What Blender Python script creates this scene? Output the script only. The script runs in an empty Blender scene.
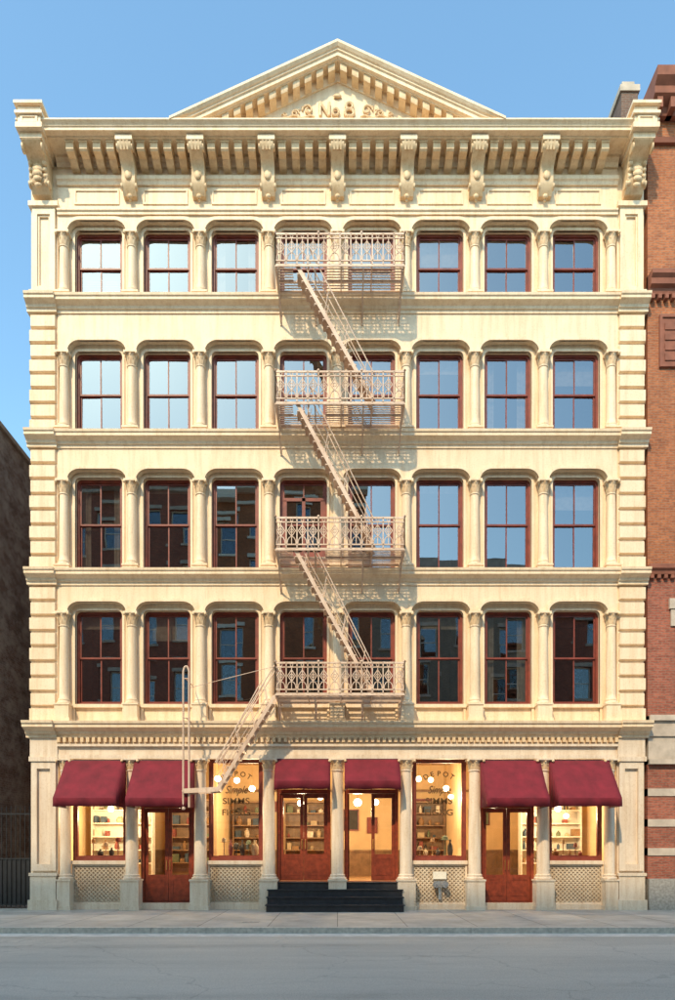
import bpy, bmesh, math, random
from math import radians, sin, cos, pi
from mathutils import Vector
random.seed(7)
scn = bpy.context.scene
COL = scn.collection

# ------------------------------------------------------------------ helpers
class M:
    def __init__(s): s.v=[]; s.f=[]
    def add(s, vs, fs):
        o=len(s.v); s.v+= [tuple(v) for v in vs]; s.f += [tuple(i+o for i in f) for f in fs]
    def box(s,x0,x1,y0,y1,z0,z1):
        s.add([(x0,y0,z0),(x1,y0,z0),(x1,y1,z0),(x0,y1,z0),(x0,y0,z1),(x1,y0,z1),(x1,y1,z1),(x0,y1,z1)],
              [(0,3,2,1),(4,5,6,7),(0,1,5,4),(1,2,6,5),(2,3,7,6),(3,0,4,7)])
    def quad(s,a,b,c,d): s.add([a,b,c,d],[(0,1,2,3)])
    def prism(s,pts,y0,y1):           # pts (x,z)
        n=len(pts)
        s.add([(x,y0,z) for x,z in pts]+[(x,y1,z) for x,z in pts],
              [tuple(range(n)),tuple(range(2*n-1,n-1,-1))]+[(i,(i+1)%n,n+(i+1)%n,n+i) for i in range(n)])
    def profx(s,pts,x0,x1):           # pts (y,z) extruded along x
        n=len(pts)
        s.add([(x0,y,z) for y,z in pts]+[(x1,y,z) for y,z in pts],
              [tuple(range(n)),tuple(range(2*n-1,n-1,-1))]+[(i,(i+1)%n,n+(i+1)%n,n+i) for i in range(n)])
    def sweep(s,prof,path,zmin=-1e9):           # prof (y,dz) path (x,z)
        n=len(prof); vs=[]; fs=[]
        for x,z in path: vs += [(x,y,max(z+dz,zmin)) for y,dz in prof]
        for k in range(len(path)-1):
            for i in range(n):
                fs.append((k*n+i,k*n+(i+1)%n,(k+1)*n+(i+1)%n,(k+1)*n+i))
        fs.append(tuple(range(n))); e=(len(path)-1)*n; fs.append(tuple(range(e+n-1,e-1,-1)))
        s.add(vs,fs)
    def ring(s,o,i,y0,y1):            # outer/inner (x,z) closed lists
        n=len(o)
        vs=[(x,y0,z) for x,z in o]+[(x,y0,z) for x,z in i]+[(x,y1,z) for x,z in o]+[(x,y1,z) for x,z in i]
        fs=[]
        for k in range(n):
            j=(k+1)%n
            fs += [(k,j,n+j,n+k),(2*n+k,3*n+k,3*n+j,2*n+j),(k,2*n+k,2*n+j,j),(n+k,n+j,3*n+j,3*n+k)]
        s.add(vs,fs)
    def strip(s,o,i,y0,y1):           # open version
        n=len(o)
        vs=[(x,y0,z) for x,z in o]+[(x,y0,z) for x,z in i]+[(x,y1,z) for x,z in o]+[(x,y1,z) for x,z in i]
        fs=[]
        for k in range(n-1):
            j=k+1
            fs += [(k,j,n+j,n+k),(2*n+k,3*n+k,3*n+j,2*n+j),(k,2*n+k,2*n+j,j),(n+k,n+j,3*n+j,3*n+k)]
        fs += [(0,n,3*n,2*n),(n-1,3*n-1,4*n-1,2*n-1)]
        s.add(vs,fs)
    def lathe(s,cx,cy,prof,n=20):
        vs=[];fs=[]
        for r,z in prof:
            for k in range(n):
                a=2*pi*k/n; vs.append((cx+r*cos(a),cy+r*sin(a),z))
        for p in range(len(prof)-1):
            for k in range(n):
                j=(k+1)%n; fs.append((p*n+k,p*n+j,(p+1)*n+j,(p+1)*n+k))
        fs.append(tuple(range(n-1,-1,-1))); e=(len(prof)-1)*n; fs.append(tuple(range(e,e+n)))
        s.add(vs,fs)
    def tube(s,a,b,r,n=6):
        a=Vector(a);b=Vector(b);d=(b-a)
        if d.length<1e-6: return
        q=d.to_track_quat('Z','Y'); vs=[]
        for P in (a,b):
            for k in range(n):
                t=2*pi*k/n; vs.append(P+q@Vector((r*cos(t),r*sin(t),0)))
        s.add(vs,[(k,(k+1)%n,n+(k+1)%n,n+k) for k in range(n)]+[tuple(range(n-1,-1,-1)),tuple(range(n,2*n))])
    def path(s,pts,r,n=6,closed=False):
        for k in range(len(pts)-1): s.tube(pts[k],pts[k+1],r,n)
        if closed: s.tube(pts[-1],pts[0],r,n)
    def bar(s,a,b,w,h):               # rectangular bar, w along y-ish, h perpendicular in xz
        a=Vector(a);b=Vector(b);d=(b-a).normalized()
        side=Vector((0,1,0)) if abs(d.y)<0.9 else Vector((1,0,0))
        side=(side-d*side.dot(d)).normalized(); up=d.cross(side)
        vs=[]
        for P in (a,b):
            for sx,sy in ((-1,-1),(1,-1),(1,1),(-1,1)): vs.append(P+side*(w/2*sx)+up*(h/2*sy))
        s.add(vs,[(0,3,2,1),(4,5,6,7),(0,1,5,4),(1,2,6,5),(2,3,7,6),(3,0,4,7)])
    def ball(s,c,r,sx=1,sy=1,sz=1,n=10,m=6):
        vs=[];fs=[]
        for i in range(m+1):
            t=pi*i/m
            for k in range(n):
                a=2*pi*k/n; vs.append((c[0]+r*sx*sin(t)*cos(a),c[1]+r*sy*sin(t)*sin(a),c[2]+r*sz*cos(t)))
        for i in range(m):
            for k in range(n):
                j=(k+1)%n; fs.append((i*n+k,i*n+j,(i+1)*n+j,(i+1)*n+k))
        s.add(vs,fs)
    def obj(s,name,mat,parent=None,smooth=False,ang=35):
        me=bpy.data.meshes.new(name); me.from_pydata(s.v,[],s.f)
        bm=bmesh.new(); bm.from_mesh(me)
        bmesh.ops.recalc_face_normals(bm,faces=bm.faces[:]); bm.to_mesh(me); bm.free()
        if smooth:
            me.polygons.foreach_set('use_smooth',[True]*len(me.polygons))
            me.set_sharp_from_angle(angle=radians(ang))
        me.materials.append(mat)
        o=bpy.data.objects.new(name,me); COL.objects.link(o)
        if parent: o.parent=parent
        return o
def empty(name,loc=(0,0,0)):
    e=bpy.data.objects.new(name,None); COL.objects.link(e); e.location=loc; return e

# ------------------------------------------------------------------ materials
def newmat(name):
    m=bpy.data.materials.new(name); m.use_nodes=True
    nt=m.node_tree; b=nt.nodes['Principled BSDF']
    return m,nt,b
def N(nt,t,**kw):
    n=nt.nodes.new(t)
    for k,v in kw.items(): setattr(n,k,v)
    return n
def noise(nt,scale,mapscale=(1,1,1),detail=4,rough=0.6):
    tc=N(nt,'ShaderNodeTexCoord'); mp=N(nt,'ShaderNodeMapping'); mp.inputs['Scale'].default_value=mapscale
    nt.links.new(tc.outputs['Object'],mp.inputs['Vector'])
    n=N(nt,'ShaderNodeTexNoise'); n.inputs['Scale'].default_value=scale; n.inputs['Detail'].default_value=detail
    n.inputs['Roughness'].default_value=rough
    nt.links.new(mp.outputs['Vector'],n.inputs['Vector']); return n.outputs['Fac']
def ramp(nt,src,p0,c0,p1,c1):
    r=N(nt,'ShaderNodeValToRGB'); e=r.color_ramp.elements
    e[0].position=p0; e[0].color=(*c0,1); e[1].position=p1; e[1].color=(*c1,1)
    nt.links.new(src,r.inputs['Fac']); return r.outputs['Color']
def mix(nt,a,b,fac,mode='MULTIPLY'):
    m=N(nt,'ShaderNodeMix',data_type='RGBA',blend_type=mode)
    if isinstance(fac,(int,float)): m.inputs['Factor'].default_value=fac
    else: nt.links.new(fac,m.inputs['Factor'])
    for s,i in ((a,6),(b,7)):
        if isinstance(s,tuple): m.inputs[i].default_value=(*s,1)
        else: nt.links.new(s,m.inputs[i])
    return m.outputs[2]
def bump(nt,b,h,strength=0.2,dist=0.01):
    bp=N(nt,'ShaderNodeBump'); bp.inputs['Strength'].default_value=strength; bp.inputs['Distance'].default_value=dist
    nt.links.new(h,bp.inputs['Height']); nt.links.new(bp.outputs['Normal'],b.inputs['Normal'])
def painted(name,c,c2,rough=0.55,streak=0.5,bs=0.15):
    m,nt,b=newmat(name)
    base=ramp(nt,noise(nt,0.9,(1,1,1),5),0.3,c2,0.7,c)
    st=ramp(nt,noise(nt,1.6,(4,4,0.35),5,0.7),0.33,(0.68,0.54,0.38),0.55,(1,1,1))
    col=mix(nt,base,st,streak)
    fine=ramp(nt,noise(nt,22,(1,1,1),3),0.28,(0.80,0.72,0.60),0.48,(1,1,1))
    col=mix(nt,col,fine,0.6)
    nt.links.new(col,b.inputs['Base Color']); b.inputs['Roughness'].default_value=rough
    bump(nt,b,noise(nt,35,detail=2),bs,0.01); return m
def simple(name,c,rough=0.6,metal=0,var=0.25,scale=6,bs=0.1):
    m,nt,b=newmat(name)
    col=ramp(nt,noise(nt,scale),0.3,tuple(x*(1-var) for x in c),0.7,tuple(min(1,x*(1+var)) for x in c))
    nt.links.new(col,b.inputs['Base Color']); b.inputs['Roughness'].default_value=rough; b.inputs['Metallic'].default_value=metal
    if bs: bump(nt,b,noise(nt,scale*5,detail=2),bs,0.01)
    return m
def brick(name,c1,c2,mortar,stain=0.5,white=0.0,var=(0.55,1.15)):
    m,nt,b=newmat(name)
    tc=N(nt,'ShaderNodeTexCoord'); sp=N(nt,'ShaderNodeSeparateXYZ'); nt.links.new(tc.outputs['Object'],sp.inputs[0])
    ad=N(nt,'ShaderNodeMath',operation='ADD'); nt.links.new(sp.outputs[0],ad.inputs[0]); nt.links.new(sp.outputs[1],ad.inputs[1])
    cb=N(nt,'ShaderNodeCombineXYZ'); nt.links.new(ad.outputs[0],cb.inputs[0]); nt.links.new(sp.outputs[2],cb.inputs[1])
    br=N(nt,'ShaderNodeTexBrick'); br.inputs['Scale'].default_value=1; br.inputs['Brick Width'].default_value=0.22
    br.inputs['Row Height'].default_value=0.075; br.inputs['Mortar Size'].default_value=0.008
    br.inputs['Color1'].default_value=(*c1,1); br.inputs['Color2'].default_value=(*c2,1); br.inputs['Mortar'].default_value=(*mortar,1)
    nt.links.new(cb.outputs[0],br.inputs['Vector'])
    st=ramp(nt,noise(nt,0.7,(1,1,0.6),7,0.75),0.3,(var[0],)*3,0.7,(var[1],)*3)
    col=mix(nt,br.outputs['Color'],st,stain)
    sp2=ramp(nt,noise(nt,9,(1,1,2.6),2,0.6),0.40,(.62,.60,.60),0.52,(1,1,1))
    col=mix(nt,col,sp2,.7)
    if white:
        w=ramp(nt,noise(nt,1.1,(1,1,1.6),8,0.8),0.42,(0,0,0),0.60,(white,)*3)
        col=mix(nt,col,(0.55,0.50,0.44),w,'MIX')
    nt.links.new(col,b.inputs['Base Color']); b.inputs['Roughness'].default_value=0.85
    bp=N(nt,'ShaderNodeBump'); bp.inputs['Strength'].default_value=0.5; bp.inputs['Distance'].default_value=0.01; bp.invert=True
    nt.links.new(br.outputs['Fac'],bp.inputs['Height']); nt.links.new(bp.outputs['Normal'],b.inputs['Normal'])
    return m
def glassmat(name,refl,tint=(0.6,0.65,0.66),wav=0.03,gcol=(0.92,0.95,0.97)):
    m=bpy.data.materials.new(name); m.use_nodes=True; nt=m.node_tree; nt.nodes.clear()
    out=N(nt,'ShaderNodeOutputMaterial'); mx=N(nt,'ShaderNodeMixShader'); gl=N(nt,'ShaderNodeBsdfGlossy'); tr=N(nt,'ShaderNodeBsdfTransparent')
    gl.inputs['Roughness'].default_value=0.01; gl.inputs['Color'].default_value=(*gcol,1); tr.inputs['Color'].default_value=(*tint,1)
    mx.inputs[0].default_value=refl
    nt.links.new(tr.outputs[0],mx.inputs[1]); nt.links.new(gl.outputs[0],mx.inputs[2]); nt.links.new(mx.outputs[0],out.inputs[0])
    bp=N(nt,'ShaderNodeBump'); bp.inputs['Strength'].default_value=wav; bp.inputs['Distance'].default_value=0.05
    nt.links.new(noise(nt,1.6,(1,1,1),1),bp.inputs['Height']); nt.links.new(bp.outputs['Normal'],gl.inputs['Normal'])
    return m
def emis(name,c,s):
    m,nt,b=newmat(name); b.inputs['Emission Color'].default_value=(*c,1); b.inputs['Emission Strength'].default_value=s
    b.inputs['Base Color'].default_value=(*c,1); return m

CREAM=painted('cream_cast_iron',(0.89,0.715,0.505),(0.81,0.625,0.415),0.55,0.42)
CREAM2=painted('cream_ornament',(0.83,0.63,0.40),(0.69,0.49,0.28),0.55,0.5)
IVORY=painted('ground_floor_paint',(0.80,0.67,0.52),(0.68,0.56,0.43),0.5,0.5)
ESC=painted('fire_escape_paint',(0.80,0.62,0.48),(0.56,0.39,0.28),0.5,0.5)
RED=simple('red_window_paint',(0.20,0.040,0.023),0.45,0,0.3,5)
REDW=simple('varnished_red_door',(0.21,0.038,0.016),0.35,0,0.35,8)
AWN=simple('burgundy_canvas',(0.165,0.009,0.020),0.85,0,0.25,3,0.25)
GLASS=glassmat('window_glass',0.25,(0.5,0.5,0.5),0.010,(.88,.93,.98))
SGLASS=glassmat('shop_glass',0.05,(0.95,0.95,0.93),0.005)
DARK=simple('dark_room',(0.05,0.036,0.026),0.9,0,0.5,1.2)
BLIND=simple('linen_blind',(0.34,0.29,0.22),0.9)
ROOF=simple('roof_tar',(0.08,0.08,0.08),0.9)
BRO=brick('orange_brick',(0.53,0.175,0.065),(0.38,0.115,0.045),(0.34,0.21,0.13),.8,0,(.6,1.15))
BRR=brick('red_brick',(0.44,0.13,0.075),(0.31,0.085,0.05),(0.28,0.18,0.13),.8,0,(.6,1.15))
BRG=brick('grey_weathered_brick',(0.30,0.19,0.14),(0.20,0.13,0.10),(0.34,0.28,0.24),0.9,0.75)
BRB=brick('brown_brick',(0.20,0.11,0.075),(0.15,0.08,0.055),(0.2,0.17,0.14))
BRT=brick('tan_brick',(0.36,0.29,0.21),(0.30,0.23,0.16),(0.3,0.26,0.22))
STONE=simple('limestone',(0.48,0.40,0.32),0.8,0,0.2,3)
BROWNST=simple('brownstone_trim',(0.24,0.085,0.05),0.8,0,0.25,3)
GRAN=simple('granite',(0.34,0.31,0.27),0.7,0,0.3,14)
IRON=simple('black_iron',(0.02,0.02,0.022),0.5,0.3,0.3)
STEP=simple('black_step_iron',(0.03,0.03,0.034),0.55,0.2,0.3)
BRASS=simple('brass',(0.7,0.5,0.2),0.3,1,0.1)
LATT=painted('grille_paint',(0.70,0.58,0.43),(0.48,0.38,0.27),0.6,0.6)
PLAS=simple('warm_plaster',(0.76,0.55,0.29),0.8,0,0.14,1)
WOODF=simple('oak_floor',(0.42,0.25,0.12),0.45,0,0.2,2)
WOODS=simple('walnut_shelf',(0.26,0.15,0.07),0.5,0,0.3,4)
WHITE=simple('white_shelf_paint',(0.74,0.68,0.56),0.5,0,0.05)
GOLD=simple('window_lettering',(0.12,0.06,0.018),0.5,0.2,0.1)
BULB=emis('lamp_glow',(1.0,0.86,0.62),9)
STEEL=simple('galvanised_steel',(0.5,0.5,0.5),0.4,0.8,0.2)

# ------------------------------------------------------------------ layout constants (metres)
BAY=2.022
CX=[(i-3.5)*BAY for i in range(8)]
COLX=[(i-4)*BAY for i in range(9)]
PIN,POUT=8.23,9.02
CAMH=1.706
LED={5:17.95,4:13.99,3:9.96,2:5.50}
SPR={5:19.92,4:16.40,3:12.64,2:8.76}
ART={5:20.27,4:16.74,3:12.96,2:9.06}
WTOP={5:20.13,4:16.54,3:12.80,2:8.86}
WBOT={5:18.10,4:14.14,3:10.11,2:6.08}
B=empty('cast_iron_building')

def corner_pts(xc,hw,zs,zt,rx,n=7):
    L=[]
    for k in range(n+1):
        a=pi/2*k/n; L.append((xc-hw+rx-rx*cos(a), zs+(zt-zs)*sin(a)))
    R=[(2*xc-x,z) for x,z in reversed(L)]
    return L+R
def notched(m,x0,x1,zb,zt,cs,hw,zs,za,rx,y0,y1):
    pts=[(x0,zb),(x0,zt),(x1,zt),(x1,zb)]
    for c in reversed(cs):
        arc=list(reversed(corner_pts(c,hw,zs,za,rx)))
        if zb<zs-1e-4: arc=[(c+hw,zb)]+arc+[(c-hw,zb)]
        pts+=arc
    m.prism(pts,y0,y1)

wall=M(); inner=M(); trim=M(); orn=M(); red=M(); colm=M(); colg=M(); gt=M()
HO,RXO=0.865,0.36
HI,RXI=0.70,0.13
top_of={2:LED[3]-0.1,3:LED[4]-0.1,4:LED[5]-0.1,5:21.9}
for fl in (2,3,4,5):
    notched(wall,-PIN,PIN,SPR[fl],top_of[fl],CX,HO,SPR[fl]+0.0,ART[fl],RXO,0.0,0.17)
    notched(inner,-PIN,PIN,LED[fl]-0.05,ART[fl]+0.25,CX,HI,WTOP[fl]-0.16,WTOP[fl],RXI,0.175,0.36)
    for c in CX:
        a=corner_pts(c,HO,SPR[fl],ART[fl],RXO); b=corner_pts(c,HO+0.075,SPR[fl],ART[fl]+0.075,RXO+0.05)
        trim.strip(b,a,-0.05,0.03)
        a2=corner_pts(c,HO+0.03,SPR[fl],ART[fl]+0.03,RXO+.02); 
        b2=corner_pts(c,HO+0.115,SPR[fl],ART[fl]+0.115,RXO+0.08); trim.strip(b2,a2,-0.025,0.02)
        o=[(c-HI-0.07,LED[fl])]+corner_pts(c,HI+0.07,WTOP[fl]-0.13,WTOP[fl]+0.07,RXI+.05)+[(c+HI+0.07,LED[fl])]
        i=[(c-HI,LED[fl])]+corner_pts(c,HI,WTOP[fl]-0.16,WTOP[fl],RXI)+[(c+HI,LED[fl])]
        trim.strip(o,i,0.14,0.22)
        trim.box(c-HI-0.08,c+HI+0.08,0.10,0.34,WBOT[fl]-0.10,WBOT[fl])
        if fl==2: trim.box(c-HI,c+HI,0.20,0.36,LED[2],WBOT[2]-0.10)
# --- ledges (string courses)
def ledge(zt,p,x0,x1,off=0,h=0.42):
    k=p/0.25
    pr=[(0.40,zt-h),(-.03*k-off,zt-h),(-.03*k-off,zt-h*.8),(-.07*k-off,zt-h*.76),(-.09*k-off,zt-h*.6),(-.15*k-off,zt-h*.5),(-.20*k-off,zt-h*.42),
        (-.22*k-off,zt-h*.40),(-.22*k-off,zt-h*.22),(-.25*k-off,zt-h*.16),(-.26*k-off,zt),(0.40,zt+0.015)]
    trim.profx(pr,x0,x1)
for fl in (3,4,5):
    ledge(LED[fl],0.27,-PIN,PIN)
    for s in (-1,1):
        a,b=sorted((s*PIN,s*(POUT+0.08))); ledge(LED[fl]+0.003,0.27,a,b,0.06)
ledge(LED[2],0.36,-PIN,PIN,0,0.45)
for s in (-1,1):
    a,b=sorted((s*PIN,s*(POUT+0.10))); ledge(LED[2]+0.003,0.36,a,b,0.06,0.45)
x=-8.2
while x<8.15:
    orn.box(x,x+0.09,-0.13,0.0,4.92,5.06); x+=0.17
# --- columns
def leaf(m,cx,cy,a,r0,z0,h,w,out):
    dx,dy=cos(a),sin(a); tx,ty=-dy,dx
    prof=[(0,0,w),(0.02,0.55*h,w*1.0),(out*0.6,0.9*h,w*0.75),(out,h*0.92,w*0.45),(out*1.05,h*0.76,w*0.2)]
    vs=[]
    for o,z,ww in prof:
        for s in (-1,1):
            vs.append((cx+dx*(r0+o)+tx*ww*s/2, cy+dy*(r0+o)+ty*ww*s/2, z0+z))
    m.add(vs,[(2*i,2*i+1,2*i+3,2*i+2) for i in range(len(prof)-1)])
def column(cx,cy,z0,z1,r,ped,pw,caph=0.36,cm=None):
    cm=cm or colm
    if ped>0:
        cm.box(cx-pw/2,cx+pw/2,cy-pw/2,cy+pw/2,z0,z0+ped-0.05)
        cm.box(cx-pw/2-.025,cx+pw/2+.025,cy-pw/2-.025,cy+pw/2+.025,z0+ped-0.05,z0+ped)
        cm.box(cx-pw/2-.03,cx+pw/2+.03,cy-pw/2-.03,cy+pw/2+.03,z0,z0+min(.12,ped*.3))
    zb=z0+ped; zc=z1-caph
    prof=[(r*1.35,zb),(r*1.42,zb+.03),(r*1.35,zb+.06),(r*1.15,zb+.08),(r*1.2,zb+.11),(r*1.2,zb+.13),(r*1.02,zb+.16),
          (r,zb+.3),(r*.97,(zb+zc)/2),(r*.88,zc-.1),(r*.87,zc-.07),(r*1.02,zc-.06),(r*1.02,zc-.03),(r*.87,zc-.02),
          (r*.88,zc+caph*.3),(r*.98,zc+caph*.6),(r*1.25,zc+caph*.82),(r*1.3,zc+caph*.84)]
    cm.lathe(cx,cy,prof,20)
    w=r*1.36
    cm.box(cx-w,cx+w,cy-w,cy+w,z1-caph*.17,z1-0.004)
    for k in range(8): leaf(orn,cx,cy,2*pi*k/8+.39,r*.9,zc,caph*.48,r*.7,r*.28)
    for k in range(8): leaf(orn,cx,cy,2*pi*k/8,r*.92,zc+caph*.08,caph*.74,r*.6,r*.42)
    for sx in (-1,1):
        orn.ball((cx+sx*w*.9,cy-w*.9,z1-caph*.24),0.045,n=8,m=5)
for fl in (2,3,4,5):
    for k,x in enumerate(COLX):
        ped={2:0.55,3:0.16,4:0.16,5:0.16}[fl]
        xx=x
        if k==0: xx=x+0.02
        if k==8: xx=x-0.02
        column(xx,0.07,LED[fl]+0.01,SPR[fl],0.145,ped,0.42,0.36)
        trim.box(xx-0.155,xx+0.155,-0.06,0.174,SPR[fl]-0.003,SPR[fl]+0.06)
# --- piers / quoins
for s in (-1,1):
    a,b=sorted((s*PIN,s*POUT))
    wall.box(a,b,0.03,0.6,0.0,21.9)
    for (za,zb) in ((LED[2]+0.02,LED[3]-0.43),(LED[3]+0.02,LED[4]-0.43),(LED[4]+0.02,LED[5]-0.43)):
        n=round((zb-za)/0.46); h=(zb-za)/n
        for k in range(n):
            ins=0.0 if k%2==0 else 0.035
            x0,x1=sorted((s*(PIN+0.03),s*(POUT+0.05-ins)))
            g=0.028; z0=za+k*h+g; z1=za+(k+1)*h-g; e=0.03
            vs=[(x0,0.05,z0),(x1,0.05,z0),(x1,0.05,z1),(x0,0.05,z1),(x0+e,-0.055,z0+e),(x1-e,-0.055,z0+e),(x1-e,-0.055,z1-e),(x0+e,-0.055,z1-e)]
            wall.add(vs,[(4,5,6,7),(0,1,5,4),(1,2,6,5),(2,3,7,6),(3,0,4,7)])
            sx=s*(POUT+0.05-ins)
            wall.box(*sorted((s*(POUT-0.1),sx-s*0.004)),0.05,0.5,z0,z1)
    xa,xb=a+0.06,b-0.06
    z0,z1=LED[5]+0.05,20.62
    o=[(xa,z0),(xa,z1),(xb,z1),(xb,z0)]; i=[(xa+.15,z0+.3),(xa+.15,z1-.2),(xb-.15,z1-.2),(xb-.15,z0+.3)]
    trim.ring(o,i,-0.06,0.05)
    i2=[(xa+.20,z0+.35),(xa+.20,z1-.25),(xb-.20,z1-.25),(xb-.20,z0+.35)]
    trim.ring([(x_,z_) for x_,z_ in i],i2,-0.02,0.045)
    trim.box(a-0.02,b+0.03,-0.10,0.3,z0-0.05,z0+0.18)
    trim.box(a-0.03,b+0.04,-0.12,0.3,20.62,20.76)
    gt.box(a-.004,b+.004,0.02,0.604,0.0,5.02)
    gt.box(a+0.02,b-0.02,-0.10,0.3,0.0,1.0); gt.box(a-0.03,b+0.03,-0.15,0.3,0.0,0.30)
    gt.box(a-0.01,b+0.02,-0.13,0.3,1.0,1.09)
    o=[(a+.04,1.15),(a+.04,4.35),(b-.04,4.35),(b-.04,1.15)]; i=[(a+.2,1.35),(a+.2,4.15),(b-.2,4.15),(b-.2,1.35)]
    gt.ring(o,i,-0.06,0.05)
    gt.box(a-0.02,b+0.03,-0.10,0.3,4.36,4.50); gt.box(a-.006,b+.006,-0.05,0.3,4.50,5.06)
# --- ground floor fascia + columns
gt.box(-PIN,PIN,0.0,0.35,4.50,5.08)
gt.box(-PIN+.03,PIN-.03,-0.06,0.1,4.44,4.56)
gt.box(-PIN+.01,PIN-.01,-0.09,0.05,4.80,4.87)
for x in COLX[1:-1]:
    column(x,0.07,0.0,4.44,0.185,0.90,0.52,0.30,colg)
for x,s in ((COLX[0],-1),(COLX[8],1)):
    column(x-s*0.05,0.10,0.0,4.44,0.16,0.90,0.38,0.30,colg)

# --- main entablature
ZC=22.30; ZM=22.03
trim.profx([(0.05,20.42),(-.05,20.42),(-.05,20.48),(-.09,20.52),(-.09,20.57),(0.05,20.58)],-PIN,PIN)
trim.profx([(0.05,21.28),(-.05,21.28),(-.08,21.36),(-.12,21.40),(-.12,21.50),(0.05,21.50)],-PIN,PIN)
CP=[(0.6,ZM),(-.66,ZM),(-.66,ZM+.03),(-.82,ZM+.045),(-.82,ZM+.12),(-.85,ZM+.14),(-.85,ZM+.16),(-.89,ZM+.20),(-.93,ZM+.23),(-.93,ZC),(0.6,ZC+.02)]
trim.profx(CP,-POUT-0.02,POUT+0.02)
trim.profx([(0.05,21.80),(-.06,21.80),(-.10,21.90),(-.18,21.96),(-.18,ZM),(0.05,ZM)],-PIN,PIN)
wall.box(-PIN,PIN,0.0,.17,21.901,22.1)
def scrollblock(m,xc,w,pts): m.profx(pts,xc-w/2,xc+w/2)
brk=[(0.02,ZM+.005),(-.68,ZM+.005),(-.72,21.94),(-.71,21.80),(-.62,21.70),(-.48,21.64),(-.36,21.56),(-.29,21.42),(-.30,21.22),(-.27,21.08),(-.18,20.96),(-.12,20.88),(0.02,20.86)]
mod=[(0.02,ZM),(-.56,ZM),(-.58,21.96),(-.58,21.80),(-.54,21.76),(-.32,21.755),(-.26,21.70),(-.14,21.66),(0.02,21.66)]
for x in COLX[1:-1]:
    scrollblock(orn,x,0.38,brk)
    trim.box(x-.24,x+.24,-.745,0.0,21.90,ZM+.002)
    for sx in (-1,1):
        xa=x+sx*0.19
        for (yy,zz,r) in ((-.59,21.81,.10),(-.19,21.08,.09)):
            orn.tube((xa-.01*sx,yy,zz),(xa+.04*sx,yy,zz),r,12)
    orn.ball((x,-.31,21.32),0.09,1.2,.6,1.5); orn.ball((x,-.15,20.85),0.055,1.4,1,1.2); orn.ball((x,-.1,20.77),0.035)
    for k in (-1,0,1): orn.bar((x+k*.1,-.725,21.90),(x+k*.09,-.65,21.70),0.03,0.05)
for i in range(8):
    c=CX[i]
    n=4
    for k in range(n):
        x=c+(k-(n-1)/2)*0.385
        if abs(x)>8.1: continue
        scrollblock(orn,x,0.215,mod)
        orn.box(x-.125,x+.125,-.60,-0.02,21.97,ZM-.003)
for c in CX:   # frieze panels
    a,b=c-.66,c+.66
    trim.ring([(a,20.74),(a,21.18),(b,21.18),(b,20.74)],[(a+.05,20.79),(a+.05,21.13),(b-.05,21.13),(b-.05,20.79)],-0.03,0.02)
# --- corner consoles and blocks
for s in (-1,1):
    a,b=sorted((s*8.30,s*8.98)); xc=(a+b)/2
    big=[(y*1.15-.03,z) for y,z in brk]; big[0]=(.02,ZM+.005); big[-1]=(.02,20.86)
    scrollblock(orn,xc,0.52,big)
    trim.box(xc-.31,xc+.31,-.86,-.02,21.82,ZM+.002)
    for k in range(5):
        t=k/4; orn.ball((xc,-.36-.08*sin(t*3),21.50-.13*k),.12-.012*k,1.5,.7,1,8,5)
    for sx in (-1,1):
        orn.tube((xc+sx*.25,-.68,21.70),(xc+sx*.30,-.68,21.70),.13,12); orn.tube((xc+sx*.25,-.25,21.08),(xc+sx*.30,-.25,21.08),.10,12)
        for k in range(4): orn.ball((xc+sx*.2,-.30-.04*k,21.08+.15*k),.07,n=8,m=5)
    trim.box(a-.03,b+.03,-1.00,0.2,21.98,22.12)
    trim.box(a+.02,b-.02,-.96,0.2,22.12,22.60)
    trim.box(a-.04,b+.04,-1.03,0.25,22.34,22.42)
    trim.add([(a-.06,-1.05,22.60),(b+.06,-1.05,22.60),(b+.06,.25,22.60),(a-.06,.25,22.60),(a-.06,-1.05,22.68),(b+.06,-1.05,22.68),(b+.06,.25,22.68),(a-.06,.25,22.68),(xc,-.4,23.0)],
             [(0,3,2,1),(0,1,5,4),(1,2,6,5),(2,3,7,6),(3,0,4,7),(4,5,8),(5,6,8),(6,7,8),(7,4,8)])
    trim.ring([(a+.1,22.14),(a+.1,22.32),(b-.1,22.32),(b-.1,22.14)],[(a+.16,22.17),(a+.16,22.28),(b-.16,22.28),(b-.16,22.17)],-.985,-.93)
# --- pediment
HW,ZA=4.72,24.48
sl=(ZA-ZC)/HW
TY=-.36      # tympanum plane
RP=[(0.3,.0),(-.95,.02),(-.95,-.05),(-.90,-.11),(-.86,-.13),(-.86,-.17),(-.82,-.19),(-.82,-.29),(-.74,-.31),(-.74,-.33),(0.3,-.33)]
trim.sweep(RP,[(-HW,ZC+.01),(-HW+.62,ZC+.01+.62*sl),(0,ZA),(HW-.62,ZC+.01+.62*sl),(HW,ZC+.01)],22.262)
trim.sweep([(0.1,-.325),(TY-.10,-.325),(TY-.10,-.42),(TY-.06,-.50),(TY-.04,-.56),(0.1,-.56)],[(-HW+.9,ZC+.9*sl),(0,ZA),(HW-.9,ZC+.9*sl)],22.2)
wall.prism([(-HW+.5,ZC-.1),(-HW+.5,ZC-.05),(0,ZA-.2),(HW-.5,ZC-.05),(HW-.5,ZC-.1)],TY,0.28)
n=13
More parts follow.
